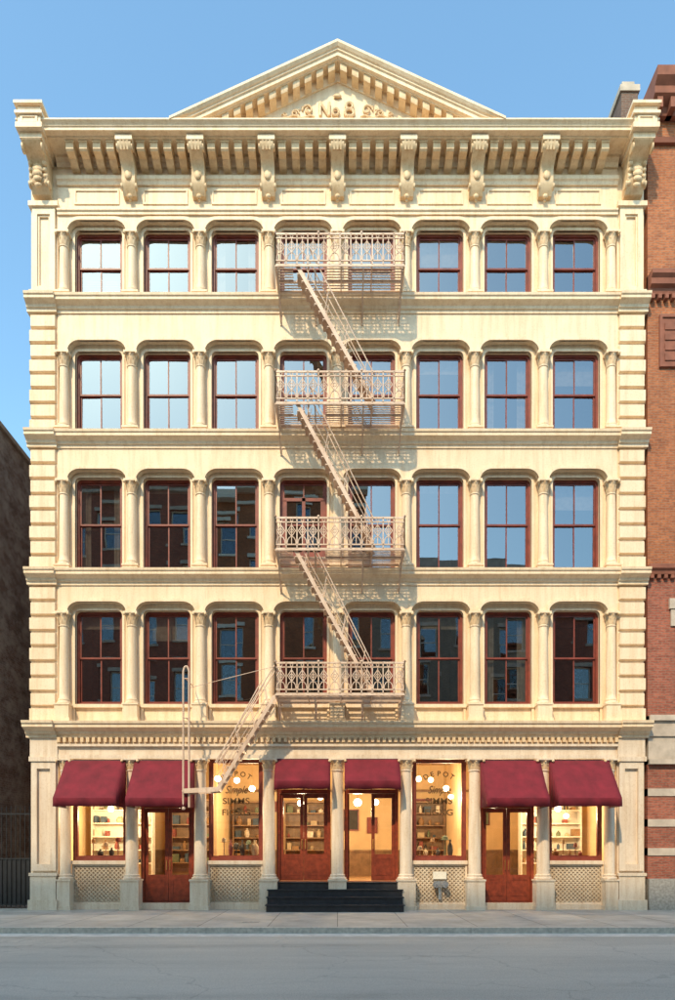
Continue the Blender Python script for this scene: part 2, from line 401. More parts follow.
for s in (-1,1):
    for k in range(n):
        x=s*(0.17+k*0.335)
        z=ZA-abs(x)*sl
        if z-.5<ZC-.1: continue
        hw=.095
        vs=[]
        for xx in (x-hw,x+hw):
            zz=ZA-abs(xx)*sl
            for y,dz in ((TY,-.325),(-.70,-.325),(-.71,-.42),(-.68,-.50),(TY-.16,-.51),(TY-.05,-.54),(TY,-.54)): vs.append((xx,y,zz+dz))
        orn.add(vs,[tuple(range(7)),tuple(range(13,6,-1))]+[(i,(i+1)%7,7+(i+1)%7,7+i) for i in range(7)])
def spiral(x0,z0,r,turn,s,th):
    pts=[]
    for k in range(22):
        t=k/21; a=t*turn; rr=r*(1-.8*t)
        pts.append((x0+s*rr*cos(a),TY-.03-.02*t,z0+rr*sin(a)))
    orn.path(pts,th,6)
zr=23.08
for s in (-1,1):
    spiral(s*.86,zr+.02,.16,8,s,.026); spiral(s*1.22,zr-.08,.12,8,-s,.022); spiral(s*1.52,zr-.12,.08,7,s,.02)
    orn.path([(s*(.66+.13*k),TY-.03,zr-.17+.04*sin(k*1.7)) for k in range(8)],.024)
    for k in range(3): orn.ball((s*(1.0+.13*k),TY-.02,zr+.12-.07*k),.04,1.3,.6,.8,8,5)
def arcp(x,z,rx,rz,a0,a1,n=14): return [(x+rx*cos(a0+(a1-a0)*k/n),TY-.05,z+rz*sin(a0+(a1-a0)*k/n)) for k in range(n+1)]
orn.path([(-.50,TY-.05,zr-.17),(-.50,TY-.05,zr+.22),(-.24,TY-.05,zr-.17),(-.24,TY-.05,zr+.22)],.040)
orn.path(arcp(-.05,zr-.06,.09,.10,0,2*pi),.034)
orn.path(arcp(.34,zr+.12,.10,.095,0,2*pi),.040); orn.path(arcp(.34,zr-.08,.13,.11,0,2*pi),.042)
orn.ball((0,TY-.04,zr+.42),.07,1.8,.6,.8)

wall.obj('facade_wall',CREAM,B); inner.obj('inner_piers',CREAM,B); trim.obj('mouldings_and_cornices',CREAM,B)
orn.obj('brackets_and_ornament',CREAM2,B,True,40)
colm.obj('columns',CREAM,B,True,40); colg.obj('shopfront_columns',IVORY,B,True,40); gt.obj('shopfront_piers_and_fascia',IVORY,B)

# --- windows
glass=M(); blind=M()
YF=.29
for fl in (2,3,4,5):
    for wi,c in enumerate(CX):
        zt,zb=WTOP[fl],WBOT[fl]; t=.075
        o=[(c-HI,zb)]+corner_pts(c,HI-.002,zt-.16,zt-.002,RXI)+[(c+HI,zb)]
        i=[(c-HI+t,zb+t)]+corner_pts(c,HI-t,zt-.20,zt-t,.09)+[(c+HI-t,zb+t)]
        red.ring(o,i,YF,YF+.14)
        zm=(zb+zt)/2+.02
        hx=HI-t
        for (za,zc_,yy) in ((zm-.02,zt-t+.0,YF+.04),(zb+t,zm+.03,YF+.08)):
            f=.05
            red.box(c-hx,c-hx+f,yy,yy+.038,za,zc_); red.box(c+hx-f,c+hx,yy,yy+.038,za,zc_)
            red.box(c-hx+f,c+hx-f,yy+.001,yy+.037,za,za+f); red.box(c-hx+f,c+hx-f,yy+.001,yy+.037,zc_-f-.01,zc_-.01)
            red.box(c-.018,c+.018,yy+.004,yy+.034,za+f,zc_-f-.01)
            for (xa,xb) in ((c-hx+f-.01,c-.012),(c+.012,c+hx-f+.01)):
                ta=random.uniform(-.012,.012); tb=random.uniform(-.012,.012); y=yy+.02
                w=(xb-xa)/2; h=(zc_-za)/2
                glass.quad((xa,y-ta*w-tb*h,za+.02),(xb,y+ta*w-tb*h,za+.02),(xb,y+ta*w+tb*h,zc_-.03),(xa,y-ta*w+tb*h,zc_-.03))
        r=random.random()
        if (fl,wi)==(5,0):
            z=zb
            while z<zb+.95: blind.box(c-hx,c+hx,.50,.54,z,z+.035); z+=.07
        elif r<.35:
            hgt=random.choice((.3,.45,.8)); blind.box(c-hx,c+hx,.49,.50,zt-hgt,zt)
        elif r<.5:
            for s in (-1,1):
                for k in range(5):
                    x=c+s*(hx-.03-.055*k); blind.box(x-.026,x+.026,.50+.02*(k%2),.52+.02*(k%2),zb,zt)
        if fl==3 and wi in (3,):
            y=YF+.02
            red.box(c-.05,c+.05,y,y+.015,zb,zt-.5); red.box(c-hx,c+hx,y,y+.015,zt-.62,zt-.52); red.box(c-hx,c+hx,y+.001,y+.015,zb,zb+.55)
            for s in (-1,1): red.box(*sorted((c+s*hx,c+s*(hx-.12))),y,y+.015,zb,zt-.6)
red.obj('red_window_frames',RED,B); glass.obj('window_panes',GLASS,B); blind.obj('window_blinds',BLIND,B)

# --- shell behind facade
sh=M(); 
sh.box(-POUT+.02,-POUT+.35,0.61,18,0,22.1); sh.box(POUT-.35,POUT-.02,0.61,18,0,22.1); sh.box(-POUT+.35,POUT-.35,17.6,18,0,22.1)
sh.obj('side_and_rear_walls',BRB,B)
rf=M(); rf.box(-POUT+.35,POUT-.35,0.5,17.6,21.95,22.15); rf.obj('roof',ROOF,B)
rm=M()
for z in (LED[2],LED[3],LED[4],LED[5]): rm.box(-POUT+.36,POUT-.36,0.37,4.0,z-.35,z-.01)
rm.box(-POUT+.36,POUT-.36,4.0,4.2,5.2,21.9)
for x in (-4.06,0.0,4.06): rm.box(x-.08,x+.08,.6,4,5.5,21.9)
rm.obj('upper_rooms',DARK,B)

# ------------------------------------------------------------------ shopfront
sf=M(); door=M(); sg=M(); lat=M(); brass=M(); base=M()
HWS=0.80
def glazed(x0,x1,z0,z1,y): sg.quad((x0,y,z0),(x1,y,z0),(x1,y,z1),(x0,y,z1))
for i in (0,2,5,7):
    c=CX[i]; x0,x1=c-HWS,c+HWS
    sf.ring([(x0,1.45),(x0,4.5),(x1,4.5),(x1,1.45)],[(x0+.09,1.56),(x0+.09,4.39),(x1-.09,4.39),(x1-.09,1.56)],.26,.44)
    sf.ring([(x0+.09,1.56),(x0+.09,4.39),(x1-.09,4.39),(x1-.09,1.56)],[(x0+.12,1.59),(x0+.12,4.36),(x1-.12,4.36),(x1-.12,1.59)],.30,.40)
    glazed(x0+.10,x1-.10,1.57,4.38,.36)
    base.box(x0-.02,x1+.02,.14,.55,1.34,1.45); base.box(x0-.02,x1+.02,.16,.55,0.0,0.16); base.box(x0,x1,.28,.55,0.16,1.34)
    a0,a1,b0,b1=x0+.04,x1-.04,.18,1.32
    base.ring([(x0-.02,.16),(x0-.02,1.34),(x1+.02,1.34),(x1+.02,.16)],[(a0,b0+.03),(a0,b1-.03),(a1,b1-.03),(a1,b0+.03)],.20,.285)
    st=.125; k=a0-(b1-b0)
    while k<a1:
        for sgn in (1,-1):
            za=max(b0,b0+(a0-k)); zb_=min(b1,b0+(a1-k))
            if zb_>za:
                xa=k+(za-b0); xb=k+(zb_-b0)
                if sgn<0: xa=a0+a1-xa; xb=a0+a1-xb
                lat.bar((xa,.245+.004*sgn,za),(xb,.245+.004*sgn,zb_),.02,.035)
        k+=st
    kx=a0+.03
    while kx<a1:
        kz=b0+.06
        while kz<b1: lat.ball((kx,.265,kz),.022,1,.6,1,6,4); kz+=st
        kx+=st
def leafdoor(x0,x1,z0,z1,y):
    st=.10
    door.ring([(x0,z0),(x0,z1),(x1,z1),(x1,z0)],[(x0+st,z0+.78),(x0+st,z1-.13),(x1-st,z1-.13),(x1-st,z0+.78)],y,y+.05)
    door.box(x0+.01,x1-.01,y+.012,y+.04,z0+.01,z0+.79)
    door.ring([(x0+st,z0+.16),(x0+st,z0+.68),(x1-st,z0+.68),(x1-st,z0+.16)],[(x0+st+.04,z0+.20),(x0+st+.04,z0+.64),(x1-st-.04,z0+.64),(x1-st-.04,z0+.20)],y-.012,y+.02)
    door.ring([(x0+.01,z0+.01),(x0+.01,z0+.77),(x1-.01,z0+.77),(x1-.01,z0+.01)],[(x0+st,z0+.16),(x0+st,z0+.68),(x1-st,z0+.68),(x1-st,z0+.16)],y-.001,y+.02)
    glazed(x0+st-.01,x1-st+.01,z0+.77,z1-.12,y+.025)
for i in (1,3,4,6):
    c=CX[i]; x0,x1=c-HWS,c+HWS; z0=.22 if i in (1,6) else .84; z1=3.02 if i in (1,6) else 3.45
    door.ring([(x0,z0-.02),(x0,4.5),(x1,4.5),(x1,z0-.02)],[(x0+.09,z0),(x0+.09,4.4),(x1-.09,4.4),(x1-.09,z0)],.26,.46)
    door.box(x0+.09,x1-.09,.28,.44,z1,z1+.12)
    glazed(x0+.09,x1-.09,z1+.12,4.4,.38)
    door.box(c-.02,c+.02,.34,.42,z1+.12,4.4)
    base.box(x0,x1,.12,.60,0.0,z0-.022)
    xl,xr=x0+.092,x1-.092
    if i!=4: leafdoor(xl,c-.004,z0+.01,z1-.005,.34)
    leafdoor(c+.004,xr,z0+.01,z1-.005,.34)
    brass.tube((c+.05,.30,z0+.95),(c+.05,.30,z0+1.25),.012); brass.tube((c+.05,.30,z0+1.0),(c+.05,.34,z0+1.0),.01)
    if i!=4: brass.tube((c-.05,.30,z0+.95),(c-.05,.30,z0+1.25),.012); brass.tube((c-.05,.30,z0+1.2),(c-.05,.34,z0+1.2),.01)
    if i==4:
        door.box(xl,xl+.05,.46,1.14,z0+.01,z0+.75); door.box(xl,xl+.05,.46,.56,z0+.75,z1); door.box(xl,xl+.05,1.04,1.14,z0+.75,z1); door.box(xl,xl+.05,.56,1.04,z1-.13,z1)
sf.obj('shop_window_frames',RED,B); door.obj('entrance_doors',REDW,B); sg.obj('shop_glass',SGLASS,B)
lat.obj('diamond_grilles',LATT,B); base.obj('stall_risers',IVORY,B); brass.obj('door_pulls',BRASS,B)
stp=M()
for k in range(4):
    stp.box(-2.02,1.88,-.78+.27*k,.11,.205*k+.003,.205*(k+1)-.03)
    stp.box(-2.05,1.91,-.81+.27*k,.11,.205*(k+1)-.03,.205*(k+1))
stp.obj('entrance_steps',STEP,B)
def text(body,x,y,z,size,mat,sx=1):
    cu=bpy.data.curves.new('lettering_'+body.lower(),'FONT'); cu.body=body; cu.size=size; cu.align_x='CENTER'; cu.extrude=.002; cu.offset=.004
    o=bpy.data.objects.new('window_lettering_'+body.lower(),cu); COL.objects.link(o); o.location=(x,y,z); o.rotation_euler=(pi/2,0,0); o.scale=(sx,1,1)
    cu.materials.append(mat); o.parent=B; return o
for i in (2,5):
    c=CX[i]
    for k,ch in enumerate('DEPOT'):
        a=(k-2)*.30; o=text(ch,c+.62*sin(a),.345,3.50+.50*cos(a)-.02,.21,GOLD); o.rotation_euler=(pi/2,a,0)
    o=text('Simple',c,.345,3.46,.32,GOLD,.8); o.data.shear=.4
    text('SIMMS',c,.345,3.14,.26,GOLD,1.15); text('FIGXG',c,.345,2.80,.26,GOLD,1.15)

# interior of the shop
inn=M(); inn.box(-8.9,8.9,5.5,5.6,.8,5.0); inn.box(-8.75,-8.65,.62,5.5,.8,5.0); inn.box(8.65,8.75,.62,5.5,.8,5.0)
inn.box(-8.65,8.65,.50,5.5,4.95,5.05)
for x in (COLX[2],COLX[6]): inn.box(x-.06,x+.06,2.4,5.5,.8,4.95)
inn.obj('shop_walls',PLAS,B)
wd=M()
for x0_,x1_ in ((-8.6,-4.2),(-3.9,3.9),(4.2,8.6)):
    wd.box(x0_,x1_,5.42,5.49,.8,1.7); wd.box(x0_,x1_,5.38,5.49,1.7,1.78); wd.box(x0_,x1_,5.40,5.49,3.95,4.03)
    x=x0_+.1
    while x<x1_-.3: wd.box(x,x+.03,5.40,5.42,.85,1.69); x+=.55
for y in (1.5,2.8,4.1): wd.box(-8.6,8.6,y-.07,y+.07,4.80,4.945)
wd.obj('wainscot_and_ceiling_beams',WOODS,B)
fl=M(); fl.box(-8.65,8.65,.61,5.5,.6,.8); fl.obj('shop_floor',WOODF,B)
cols=[(.25,.06,.04),(.5,.38,.22),(.06,.09,.12),(.30,.16,.06),(.70,.60,.45),(.05,.04,.03),(.14,.16,.08)]
GOODS=[simple('goods_%d'%k,c,.6) for k,c in enumerate(cols)]
def shelf(x0,x1,y,mat=None,name='display_shelf'):
    E=empty(name); m=M()
    for z in (1.3,1.75,2.2,2.65,3.1): m.box(x0,x1,y,y+.35,z,z+.04)
    m.box(x0-.04,x0,y,y+.36,.8,3.5); m.box(x1,x1+.04,y,y+.36,.8,3.5); m.box(x0,x1,y+.35,y+.37,.8,3.5); m.box(x0-.05,x1+.05,y-.02,y+.37,3.5,3.56)
    m.obj('shelf_carcass',mat or WOODS,E)
    ms=[M() for _ in GOODS]
    for z in (1.34,1.79,2.24,2.69,3.14):
        x=x0+.05
        while x<x1-.2:
            w=random.uniform(.08,.26); h=random.uniform(.10,.33); k=random.randrange(len(GOODS))
            if random.random()<.4: ms[k].lathe(x+w/2,y+.15,[(w*.35,z),(w*.45,z+h*.3),(w*.4,z+h*.7),(w*.18,z+h*.85),(w*.18,z+h)],10)
            elif random.random()<.75: ms[k].box(x,x+w,y+.06,y+.28,z,z+h)
            x+=w+random.uniform(.02,.2)
    for k,q in enumerate(ms):
        if q.v: q.obj('goods',GOODS[k],E)
shelf(-8.3,-6.3,3.0,WHITE); shelf(-3.8,-2.6,4.9); shelf(-1.9,-.4,4.9); shelf(2.6,3.9,4.9); shelf(6.3,8.3,3.2,WHITE); shelf(-5.9,-4.4,4.0)
def table(x,y,w):
    E=empty('display_table'); m=M(); m.box(x-w/2,x+w/2,y-.35,y+.35,1.55,1.60)
    for sx in (-1,1):
        for sy in (-1,1): m.box(x+sx*(w/2-.06)-.03,x+sx*(w/2-.06)+.03,y+sy*.28-.03,y+sy*.28+.03,.8,1.55)
    m.obj('table_top_and_legs',REDW,E)
    for k in range(6):
        g=M(); xx=x-w/2+.12+k*(w-.24)/5; h=random.uniform(.12,.5); r=random.uniform(.06,.13)
        if k%2: g.lathe(xx,y+random.uniform(-.15,.1),[(r*.7,1.6),(r,1.6+h*.3),(r*.85,1.6+h*.6),(r*.3,1.6+h*.8),(r*.35,1.6+h)],12)
        else:
            g.lathe(xx,y-.1,[(.05,1.6),(.015,1.62),(.015,1.6+h),(r*1.5,1.605+h),(r*1.5,1.615+h),(r*.8,1.62+h),(r*.75,1.70+h),(r*.4,1.74+h)],14)
        g.obj('goods_on_display',random.choice(GOODS),E,True)
for i in (0,2,5,7): table(CX[i],1.15,1.2)
for (x,z,w,h) in ((-3.0,2.8,.5,.7),(-2.3,3.4,.6,.4),(0.5,2.9,.6,.8),(1.3,2.7,.4,.6),(3.2,3.5,.7,.4),(5.3,3.0,.8,.6)):
    E=empty('framed_picture'); m=M(); m.ring([(x-w/2,z-h/2),(x-w/2,z+h/2),(x+w/2,z+h/2),(x+w/2,z-h/2)],[(x-w/2+.04,z-h/2+.04),(x-w/2+.04,z+h/2-.04),(x+w/2-.04,z+h/2-.04),(x+w/2-.04,z-h/2+.04)],5.44,5.49); m.obj('frame',REDW,E)
    m=M(); m.box(x-w/2+.03,x+w/2-.03,5.46,5.48,z-h/2+.03,z+h/2-.03); m.obj('picture',random.choice(GOODS),E)
def lamp(x,y,z,r=.13,energy=45):
    E=empty('pendant_lamp')
    g=M(); g.ball((x,y,z),r,1,1,.95,16,10); g.obj('globe',BULB,E,True)
    m=M(); m.tube((x,y,z+r*.9),(x,y,4.95),.008); m.lathe(x,y,[(.05,z+r*.85),(.06,z+r*1.0),(.03,z+r*1.2)],12); m.obj('cord_and_cap',BRASS,E)
    if energy:
        l=bpy.data.lights.new('lamp_light','POINT'); l.energy=energy; l.color=(1,.78,.47); l.shadow_soft_size=.12
        o=bpy.data.objects.new('lamp_light',l); COL.objects.link(o); o.location=(x,y-.02,z-r-.15); o.parent=E
for (x,y,z,r,e) in ((-7.3,1.9,3.1,.10,175),(-5.1,2.2,3.3,.10,155),(-3.75,1.3,4.0,.10,0),(-3.3,2.3,4.05,.10,0),(-2.75,1.9,3.75,.10,175),(-1.2,2.2,3.3,.11,130),(-.6,3.6,3.6,.10,0),
                  (.65,1.9,3.3,.13,130),(1.3,3.2,3.4,.11,0),(2.55,1.4,4.0,.09,0),(3.1,2.6,4.1,.09,0),(3.5,1.9,3.75,.10,175),(3.9,3.4,3.6,.09,0),(5.1,2.2,3.3,.10,155),(7.1,1.9,3.1,.10,175),(7.6,2.6,2.9,.09,0)):
    lamp(x,y,z,r,e)

# --- awnings
def awning(c,hw,d,zt,zb,val=.24):
    E=empty('awning')
    m=M(); NX,NY=14,6; vs=[];fs=[]
    z_edge=zb+val
    for j in range(NY+1):
        t=j/NY
        for i in range(NX+1):
            u=i/NX; x=c-hw+2*hw*u
            sag=-.03*sin(pi*t)*(0.6+.4*cos(u*2*pi*3))
            vs.append((x,-.07-(d-.07)*t, zt+(z_edge-zt)*t+sag))
    for i in range(NX+1):
        u=i/NX; vs.append((c-hw+2*hw*u,-d-.012+.02*sin(u*17+c),zb+.006*sin(u*9+c*2)))
    for j in range(NY+1):
        for i in range(NX):
            a=j*(NX+1)+i; fs.append((a,a+1,a+NX+2,a+NX+1))
    for s in (0,NX):
        for j in range(NY):
            a=vs[j*(NX+1)+s]; b=vs[(j+1)*(NX+1)+s]
            o=len(vs); vs+= [a,b,(b[0],b[1],zb),(a[0],a[1],zb)]
            fs.append((o,o+1,o+2,o+3))
    m.add(vs,fs); o=m.obj('canvas',AWN,E,True,30)
    md=o.modifiers.new('thick','SOLIDIFY'); md.thickness=.006
    f=M()
    for x in (c-hw+.03,c,c+hw-.03): f.tube((x,-.08,zt-.06),(x,-d+.03,z_edge-.04),.012)
    f.tube((c-hw+.02,-d+.02,z_edge-.03),(c+hw-.02,-d+.02,z_edge-.03),.012); f.tube((c-hw+.02,-.06,zb+.02),(c-hw+.02,-d+.02,zb+.02),.012); f.tube((c+hw-.02,-.06,zb+.02),(c+hw-.02,-d+.02,zb+.02),.012)
    f.tube((c-hw,-.065,zt-.02),(c+hw,-.065,zt-.02),.02)
    f.obj('awning_frame',IRON,E)
for i in (0,1,6,7): awning(CX[i],.875,1.0,4.40,2.98)
for i in (3,4): awning(CX[i],.80,.60,4.44,3.50)

# --- standpipe connection
E=empty('fire_standpipe'); x=CX[5]
m=M(); m.tube((x-.13,.3,.75),(x-.13,-.02,.75),.075,14); m.tube((x+.13,.3,.75),(x+.13,-.02,.75),.075,14); m.box(x-.18,x+.18,.1,.24,.66,.84)
for s in (-1,1): m.tube((x+s*.13,-.02,.75),(x+s*.13,-.06,.75),.095,14); m.tube((x+s*.13,-.06,.75),(x+s*.13,-.09,.75),.03,8)
m.tube((x,.15,.3),(x,.15,.7),.05,10)
m.obj('twin_inlets',STEEL,E,True)
m=M(); m.box(x-.2,x+.2,.17,.195,.9,1.12); m.obj('plate',WHITE,E)

# ------------------------------------------------------------------ fire escape
F=empty('fire_escape'); fe=M(); deck=M()
PX0,PX1,PD=-1.72,1.86,1.15
PZ={5:18.0,4:14.18,3:10.13,2:6.11}
def railing(a,b,z,h=.84):
    a=Vector(a);b=Vector(b);L=(b-a).length;n=max(2,round(L/.295)); d=(b-a)/n; dn=d.normalized()
    Z=Vector((0,0,1))
    for zz,t in ((h,.05),(h-.12,.026),(.10,.032)): fe.bar(a+Z*(z+zz),b+Z*(z+zz),.03,t)
    for k in range(n+1):
        p=a+d*k; fe.bar(p+Z*(z-.02),p+Z*(z+h),.03,.030) 
        if k%4==0: fe.ball(p+Z*(z+h+.04),.040,n=8,m=5)
    for k in range(n):
        p=a+d*(k+.5); L2=d.length
        fe.bar(p+Z*(z+.10),p+Z*(z+h-.12),.02,.020)
        zc=z+.48
        q=[p+Z*(zc-.16),p+dn*(L2*.36)+Z*zc,p+Z*(zc+.16),p-dn*(L2*.36)+Z*zc]
        for i in range(4): fe.tube(q[i],q[(i+1)%4],.015,5)
        rr=.05
        ring=[p+dn*(rr*cos(t*pi/4))+Z*(zc+rr*sin(t*pi/4)) for t in range(8)]
        for i in range(8): fe.tube(ring[i],ring[(i+1)%8],.014,5)
        r2=[p+dn*(L2*.42*cos(t*pi/6))+Z*(z+.12+.20*sin(t*pi/6)) for t in range(7)]
        for i in range(6): fe.tube(r2[i],r2[i+1],.014,5)
        r3=[p+dn*(.04*cos(t*pi/3))+Z*(z+h-.06+.04*sin(t*pi/3)) for t in range(6)]
        for i in range(6): fe.tube(r3[i],r3[(i+1)%6],.011,5)
for fl_,z in PZ.items():
    for y in (-PD,-.60,-.10): fe.bar((PX0,y,z-.03),(PX1,y,z-.03),.03,.07) if y!=-.60 else fe.bar((PX0,y,z-.03),(PX1,y,z-.03),.02,.05)
    for x in (PX0,PX0+.9,.1,PX1-.9,PX1): fe.bar((x,0.0,z-.05),(x,-PD,z-.05),.03,.05)
    y=-.15
    while y>-PD+.02:
        if -PD+.02<y<-.58 and fl_!=2:
            deck.bar((PX0,y,z),(-1.25,y,z),.036,.014); deck.bar((-.35,y,z),(PX1,y,z),.036,.014)
        else: deck.bar((PX0,y,z),(PX1,y,z),.036,.014)
        y-=.095
    railing((PX0,-PD,0),(PX1,-PD,0),z); railing((PX0,-.04,0),(PX0,-PD,0),z); railing((PX1,-.04,0),(PX1,-PD,0),z)
    for x in (PX0+.06,-.62,.72,PX1-.06):
        fe.bar((x,-PD+.05,z-.08),(x,-.02,z-.78),.036,.04)
        fe.bar((x,-.02,z-.05),(x,-.02,z-.82),.036,.04)
        pts=[(x,-.06-.42*(1-cos(t*pi/12)),z-.10-.45*(1-sin(t*pi/12))) for t in range(7)]
        fe.path(pts,.014,5)
        sc=[(x,-.25+.09*(1-t/14)*cos(t*.6),z-.22+.09*(1-t/14)*sin(t*.6)) for t in range(13)]; fe.path(sc,.011,5)
def stair(xa,za,xb,zb,y0,y1,nt,rail=True):
    for y in (y0,y1): fe.bar((xa,y,za),(xb,y,zb),.02,.10)
    for k in range(1,nt):
        t=k/nt; x=xa+(xb-xa)*t; z=za+(zb-za)*t
        deck.box(x-.12,x+.10,y0-.005,y1+.005,z-.014,z+.012)
        deck.box(x-.12,x-.11,y0+.01,y1-.01,z-.05,z-.015)
    if rail:
        for y in (y0,y1):
            H=.75
            sgn=1 if (xb-xa)>0 else -1
            fe.tube((xa+sgn*.35,y,za+.45),(xb+sgn*.02,y,zb+H),.016)
            fe.tube((xa+sgn*.2,y,za+.0),(xb,y,zb+H*.5),.010)
            for t in (.12,.35,.6,.85): 
                x=xa+(xb-xa)*t; z=za+(zb-za)*t; fe.tube((x,y,z),(x+sgn*.12,y,z+.62),.011)
stair(-1.12,18.0,1.02,14.20,-1.10,-.66,18)
stair(-1.12,14.18,1.02,10.15,-1.10,-.66,19)
stair(-1.18,10.13,.98,6.13,-1.10,-.66,19)
stair(-1.74,6.05,-3.35,3.42,-1.10,-.66,12,True)
for y in (-1.10,-.66):
    fe.bar((-3.32,y,3.45),(-4.28,y,3.40),.022,.13)
    fe.tube((-3.4,y,4.2),(-1.75,y,6.9),.016)
deck.box(-3.6,-3.3,-1.1,-.66,3.41,3.43); deck.box(-4.25,-3.95,-1.1,-.66,3.37,3.39)
for x in (-4.31,-4.15):
    fe.tube((x,-1.0,2.95),(x,-1.0,6.75),.028,8)
fe.path([(-4.31,-1.0,6.75),(-4.28,-1.0,6.86),(-4.23,-1.0,6.90),(-4.18,-1.0,6.86),(-4.15,-1.0,6.75)],.028,8)
for z in (3.05,5.45,6.55): fe.tube((-4.23,-1.0,z),(-4.23,0.0,z),.016); fe.tube((-4.30,-1.0,z),(-4.16,-1.0,z),.016)
fe.tube((-4.3,-1.12,3.40),(-4.3,-.62,3.40),.03); fe.ball((-4.3,-1.0,2.92),.05)
fe.tube((-4.16,-.95,6.3),(-1.74,-1.12,6.86),.009)
fe.obj('railings_stairs_and_brackets',ESC,F,True,40); deck.obj('slatted_decks_and_treads',ESC,F)

# ------------------------------------------------------------------ right-hand brick building
R=empty('brick_building')
w=M(); s2=M(); t=M(); g=M(); dk=M(); fr=M(); lo=M()
RX0,RX1=9.13,24.0
wx=[10.95+2.55*k for k in range(6)]
levels=[(18.9,21.9,True),(14.6,17.35,True),(11.0,13.4,True),(6.4,9.1,True)]
def wall_with_holes(m,x0,x1,z0,z1,holes,y0,y1):
    xs=sorted({x0,x1}|{h[0] for h in holes}|{h[1] for h in holes}); zs=sorted({z0,z1}|{h[2] for h in holes}|{h[3] for h in holes})
    for i in range(len(xs)-1):
        for j in range(len(zs)-1):
            cx_,cz_=(xs[i]+xs[i+1])/2,(zs[j]+zs[j+1])/2
            if any(h[0]<cx_<h[1] and h[2]<cz_<h[3] for h in holes): continue
            m.box(xs[i],xs[i+1],y0,y1,zs[j],zs[j+1])
holes=[(x-.52,x+.52,a,b) for x in wx for a,b,_ in levels]
wall_with_holes(w,RX0,RX1,10.0,23.6,[h for h in holes if h[2]>10],0.02,.4)
wall_with_holes(lo,RX0,RX1,5.7,10.0,[h for h in holes if h[2]<10],0.02,.4)
for x in wx:
    for a,b,_ in levels:
        g.quad((x-.5,.3,a),(x+.5,.3,a),(x+.5,.3,b),(x-.5,.3,b))
        fr.ring([(x-.52,a),(x-.52,b),(x+.52,b),(x+.52,a)],[(x-.44,a+.08),(x-.44,b-.08),(x+.44,b-.08),(x+.44,a+.08)],.22,.34)
        fr.box(x-.44,x+.44,.24,.32,(a+b)/2-.03,(a+b)/2+.03); 
        s2.box(x-.66,x+.66,-.08,.2,a-.16,a)
        t.box(x-.62,x+.62,-.03,.2,b,b+.32); t.box(x-.12,x+.12,-.07,.2,b-.0,b+.42)
t.box(9.50,10.15,-.015,.1,16.0,17.45); t.ring([(9.46,15.96),(9.46,17.49),(10.19,17.49),(10.19,15.96)],[(9.54,16.04),(9.54,17.41),(10.11,17.41),(10.11,16.04)],-.05,.05)
for k in range(4): t.box(9.62+.0,10.03,-.04,0,16.15+.3*k,16.35+.3*k)
s2.box(9.75,10.3,-.06,.2,8.85,9.15); s2.box(9.8,10.3,-.03,.2,8.35,8.84)
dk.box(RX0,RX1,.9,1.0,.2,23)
t.profx([(0.1,18.05),(-.08,18.05),(-.12,18.2),(-.22,18.25),(-.22,18.42),(-.30,18.5),(-.30,18.62),(.1,18.66)],RX0,RX1)
x=RX0+.05
while x<RX1: t.box(x,x+.1,-.14,.0,17.9,18.04); x+=.2
t.profx([(0.1,9.85),(-.08,9.85),(-.10,9.95),(-.16,10.0),(-.16,10.12),(.1,10.14)],RX0,RX1)
x=RX0+.05
while x<RX1: t.box(x,x+.1,-.08,.0,9.74,9.845); x+=.2
t.profx([(0.4,23.2),(-.15,23.2),(-.2,23.4),(-.45,23.55),(-.45,23.75),(-.6,23.9),(-.62,24.15),(.4,24.2)],RX0,RX1)
x=RX0+.1
while x<RX1: t.box(x,x+.16,-.40,.0,23.2,23.5); x+=.38
t.profx([(0.1,22.5),(-.08,22.5),(-.12,22.62),(.1,22.66)],RX0,RX1)
s2.box(RX0,RX1,-.08,.4,5.1,5.70); s2.box(RX0,RX1,-.16,.4,5.55,5.69+.02); s2.box(RX0,RX1,-.03,.4,4.3,5.1); s2.box(RX0,RX1,-.12,.4,4.28,4.42)
lo.box(RX0,RX1,.02,.4,.9,4.3)
for z in (3.35,2.45,1.6): s2.box(RX0,RX1,-.01,.3,z,z+.22)
gr=M(); gr.box(RX0,RX1,-.08,.4,0,.92)
sd=M(); sd.box(RX0,RX0+.3,.4,20,0,23.3); sd.box(RX1-.3,RX1,.4,20,0,23.3); sd.box(RX0+.3,RX1-.3,19.7,20,0,23.3); sd.box(RX0+.3,RX1-.3,1.0,19.7,23.0,23.2)
ch=M(); ch.box(9.18,9.72,2.0,2.9,22,26.3); ch2=M(); ch2.box(9.13,9.77,1.95,2.95,26.3,26.5); ch2.box(9.25,9.65,2.1,2.8,26.5,26.75)
w.obj('upper_brick_wall',BRO,R); lo.obj('lower_brick_wall',BRR,R); s2.obj('stone_bands_and_sills',STONE,R); t.obj('brownstone_cornices',BROWNST,R)
g.obj('window_panes',GLASS,R); dk.obj('dark_interior',DARK,R); fr.obj('window_frames',BROWNST,R); gr.obj('granite_base',GRAN,R); sd.obj('side_walls_and_roof',BRB,R)
ch.obj('chimney',BRB,R); ch2.obj('chimney_cap',STONE,R)

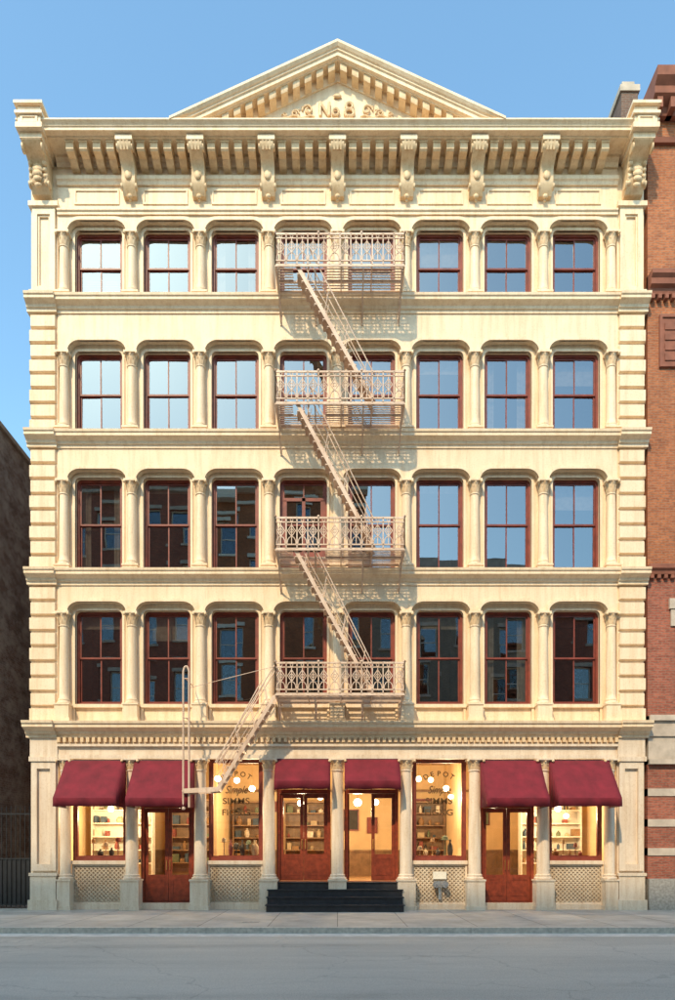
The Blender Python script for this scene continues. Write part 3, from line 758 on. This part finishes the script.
# ------------------------------------------------------------------ left building (side wall seen down the alley)
Lb=empty('weathered_brick_building')
w=M(); w.box(-24,-10.9,0.3,32,0,15.4); w.obj('brick_walls',BRG,Lb)
w=M(); w.box(-24.1,-10.82,.25,32.05,15.4,15.55); w.box(-24,-10.87,.22,.5,0,1.2); w.box(-24.1,-10.8,.1,.4,14.6,15.0); w.obj('coping_and_base',STONE,Lb)
w=M()
for y in (7.5,11.5):
    for z in (5.0,8.6,12): w.box(-10.92,-10.86,y,y+.9,z,z+1.7)
w.obj('shuttered_windows',IRON,Lb)
w=M(); w.tube((-10.8,1.6,0),(-10.8,1.6,15.4),.05,8); w.obj('drainpipe',IRON,Lb)
G=empty('iron_gate'); m=M()
for k in range(13):
    x=-10.82+k*.14; m.tube((x,.5,.05),(x,.5,3.0),.014); m.add([(x-.025,.5,3.0),(x,.48,3.0),(x+.025,.5,3.0),(x,.52,3.0),(x,.5,3.12)],[(0,1,4),(1,2,4),(2,3,4),(3,0,4)])
for z in (.12,1.5,2.85): m.bar((-10.86,.5,z),(-9.12,.5,z),.02,.045)
m.box(-10.86,-10.8,.46,.54,0,3.1); m.box(-9.2,-9.14,.46,.54,0,3.1); m.box(-10.8,-9.2,.515,.53,.1,1.5)
m.obj('bars_and_panel',IRON,G)
E=empty('alley_back_wall'); m=M(); m.box(-10.9,-9.04,9,9.3,0,6); m.obj('brickwork',BRG,E)

# ------------------------------------------------------------------ opposite side of the street (behind the camera)
def opposite(name,x0,x1,h,mat,trimmat):
    E=empty(name); Y=-26
    m=M(); hs=[]; n=int((x1-x0)/2.6); dx=(x1-x0)/n; z=4.8
    zs=[]
    while z+2.6<h: zs.append((z,z+2.2)); z+=3.6
    for k in range(n):
        c=x0+dx*(k+.5)
        for a,b in zs: hs.append((c-.6,c+.6,a,b))
        hs.append((c-1.0,c+1.0,.5,3.4))
    wall_with_holes(m,x0,x1,0,h,hs,Y-.4,Y); m.obj('front_wall',mat,E)
    m=M(); m.box(x0,x1,Y-14,Y-13.6,0,h-.5); m.box(x0,x0+.3,Y-13.6,Y-.4,0,h-.5); m.box(x1-.3,x1,Y-13.6,Y-.4,0,h-.5); m.box(x0+.3,x1-.3,Y-13.6,Y-.4,h-.8,h-.5); m.obj('body_walls',mat,E)
    t=M(); t.box(x0-.1,x1+.1,Y-.2,Y+.6,h-.5,h+.1); t.box(x0,x1,Y-.1,Y+.25,3.8,4.3); t.box(x0,x1,Y-.1,Y+.2,h-1.4,h-1.2)
    f=M(); g=M()
    for a0,a1,a,b in hs:
        t.box(a0-.12,a1+.12,Y-.1,Y+.1,a-.15,a-.002); t.box(a0-.12,a1+.12,Y-.1,Y+.08,b+.002,b+.25)
        f.ring([(a0,a),(a0,b),(a1,b),(a1,a)],[(a0+.08,a+.08),(a0+.08,b-.08),(a1-.08,b-.08),(a1-.08,a+.08)],Y-.3,Y-.2); f.box(a0+.08,a1-.08,Y-.28,Y-.22,(a+b)/2-.03,(a+b)/2+.03)
        g.quad((a0,Y-.25,a),(a1,Y-.25,a),(a1,Y-.25,b),(a0,Y-.25,b))
    t.obj('stone_trim',trimmat,E); f.obj('window_frames',WHITE,E); g.obj('window_panes',GLASS,E)
    d=M(); d.box(x0+.3,x1-.3,Y-3,Y-2.9,0,h-1); d.obj('dark_interior',DARK,E)
opposite('brick_loft_building',-30,-9.2,27.6,BRR,STONE)
opposite('brick_loft_building',-9.1,2.2,26.8,BRO,WHITE)
opposite('tan_loft_building',2.3,13,20.9,BRT,STONE)
opposite('brick_loft_building',13.1,32,18.6,BRR,STONE)

# ------------------------------------------------------------------ ground, road, pavement
def flat(name,x0,x1,y0,y1,z,mat):
    m=M(); m.quad((x0,y0,z),(x1,y0,z),(x1,y1,z),(x0,y1,z)); return m.obj(name,mat)
GM=simple('ground_soil',(0.14,0.13,0.12),.95,0,.2,.3)
flat('ground',-600,600,-600,600,-.14,GM)
m,nt,b=newmat('worn_asphalt')
c=ramp(nt,noise(nt,.35,(.25,1.6,1),7,.65),.3,(.46,.405,.335),.7,(.60,.53,.44))
c=mix(nt,c,ramp(nt,noise(nt,60,(1,1,1),3),.35,(.66,.66,.66),.62,(1.1,1.1,1.1)),.75)
c=mix(nt,c,ramp(nt,noise(nt,1.1,(.5,1,1),6,.75),.36,(.78,.78,.78),.46,(1,1,1)),.5)
c=mix(nt,c,ramp(nt,noise(nt,.5,(.12,2.2,1),3,.5),.38,(.84,.84,.84),.5,(1,1,1)),.6)
tc=N(nt,'ShaderNodeTexCoord'); vo=N(nt,'ShaderNodeTexVoronoi',feature='DISTANCE_TO_EDGE'); vo.inputs['Scale'].default_value=.26
nz=N(nt,'ShaderNodeTexNoise'); nz.inputs['Scale'].default_value=1.5; nz.inputs['Detail'].default_value=6
va=N(nt,'ShaderNodeVectorMath',operation='ADD'); nt.links.new(tc.outputs['Object'],nz.inputs['Vector']); nt.links.new(tc.outputs['Object'],va.inputs[0]); nt.links.new(nz.outputs['Color'],va.inputs[1]); nt.links.new(va.outputs[0],vo.inputs['Vector'])
c=mix(nt,c,ramp(nt,vo.outputs['Distance'],.002,(.6,.6,.6),.006,(1,1,1)),.5)
nt.links.new(c,b.inputs['Base Color']); b.inputs['Roughness'].default_value=.85; bump(nt,b,noise(nt,90,detail=2),.5,.01)
ASPH=m
flat('road',-200,200,-21.5,-4.85,-.130,ASPH)
def concrete(name,base,bw,rh):
    m,nt,b=newmat(name)
    tc=N(nt,'ShaderNodeTexCoord'); br=N(nt,'ShaderNodeTexBrick'); br.offset=0; br.inputs['Scale'].default_value=1
    br.inputs['Brick Width'].default_value=bw; br.inputs['Row Height'].default_value=rh; br.inputs['Mortar Size'].default_value=.012
    br.inputs['Color1'].default_value=(*base,1); br.inputs['Color2'].default_value=(*[v*.82 for v in base],1); br.inputs['Mortar'].default_value=(*[v*.4 for v in base],1)
    nt.links.new(tc.outputs['Object'],br.inputs['Vector'])
    c=mix(nt,br.outputs['Color'],ramp(nt,noise(nt,1.3,detail=8,rough=.7),.35,(.7,.69,.67),.6,(1.05,1.05,1.05)),.8)
    c=mix(nt,c,ramp(nt,noise(nt,14,detail=3),.3,(.75,.75,.75),.42,(1,1,1)),.6)
    nt.links.new(c,b.inputs['Base Color']); b.inputs['Roughness'].default_value=.85; bump(nt,b,noise(nt,60,detail=2),.25,.01); return m
CONC=concrete('sidewalk_concrete',(.55,.485,.405),1.6,1.55)
m=M(); m.box(-200,200,-4.55,9,-.13,0); m.obj('sidewalk',CONC)
m=M(); m.box(-200,200,-27,-21.8,-.13,0); m.obj('sidewalk',CONC)
KERB=simple('granite_kerb',(.50,.45,.38),.75,0,.25,10)
for y in (-4.72,-21.8):
    m=M(); x=-60
    while x<60:
        m.box(x+.004,x+1.8-.004,y,y+.17,-.2,.004); x+=1.8
    m.obj('kerb',KERB)
GUT=simple('gutter_concrete',(.64,.58,.50),.9,0,.2,4)
flat('gutter',-200,200,-5.3,-4.72,-.126,GUT)
m=M(); m.box(-2.3,-1.9,-3.6,-3.3,.001,.008); m.obj('utility_cover',GRAN)

# ------------------------------------------------------------------ light
EL,AZ=radians(44),radians(-22)
S=Vector((sin(AZ)*cos(EL),-cos(AZ)*cos(EL),sin(EL)))
W=bpy.data.worlds.new('World'); scn.world=W; W.use_nodes=True; nt=W.node_tree
sky=nt.nodes.new('ShaderNodeTexSky'); sky.sky_type='NISHITA'; sky.sun_disc=False; sky.sun_elevation=EL; sky.sun_rotation=pi-AZ
sky.air_density=1.2; sky.dust_density=1.0; sky.ozone_density=1.0
mxn=nt.nodes.new('ShaderNodeMix'); mxn.data_type='RGBA'; mxn.blend_type='MULTIPLY'; mxn.inputs[0].default_value=1; mxn.inputs[7].default_value=(1.75,2.25,2.2,1)
nt.links.new(sky.outputs[0],mxn.inputs[6]); nt.links.new(mxn.outputs[2],nt.nodes['Background'].inputs[0]); nt.nodes['Background'].inputs[1].default_value=.15
l=bpy.data.lights.new('sun','SUN'); l.energy=4.1; l.angle=radians(1.5); l.color=(1,.79,.52)
o=bpy.data.objects.new('sun',l); COL.objects.link(o); o.rotation_euler=S.to_track_quat('Z','Y').to_euler(); o.location=(-10,-30,40)
scn.view_settings.view_transform='Standard'; scn.view_settings.look='None'; scn.view_settings.exposure=0

cam=bpy.data.cameras.new('camera'); co=bpy.data.objects.new('camera',cam); COL.objects.link(co); scn.camera=co
co.location=(0,-20,CAMH); co.rotation_euler=(pi/2,0,0)
cam.sensor_fit='HORIZONTAL'; cam.sensor_width=36; cam.lens=36*680/675; cam.shift_y=(852-500)/675; cam.clip_end=2000; cam.clip_start=.1
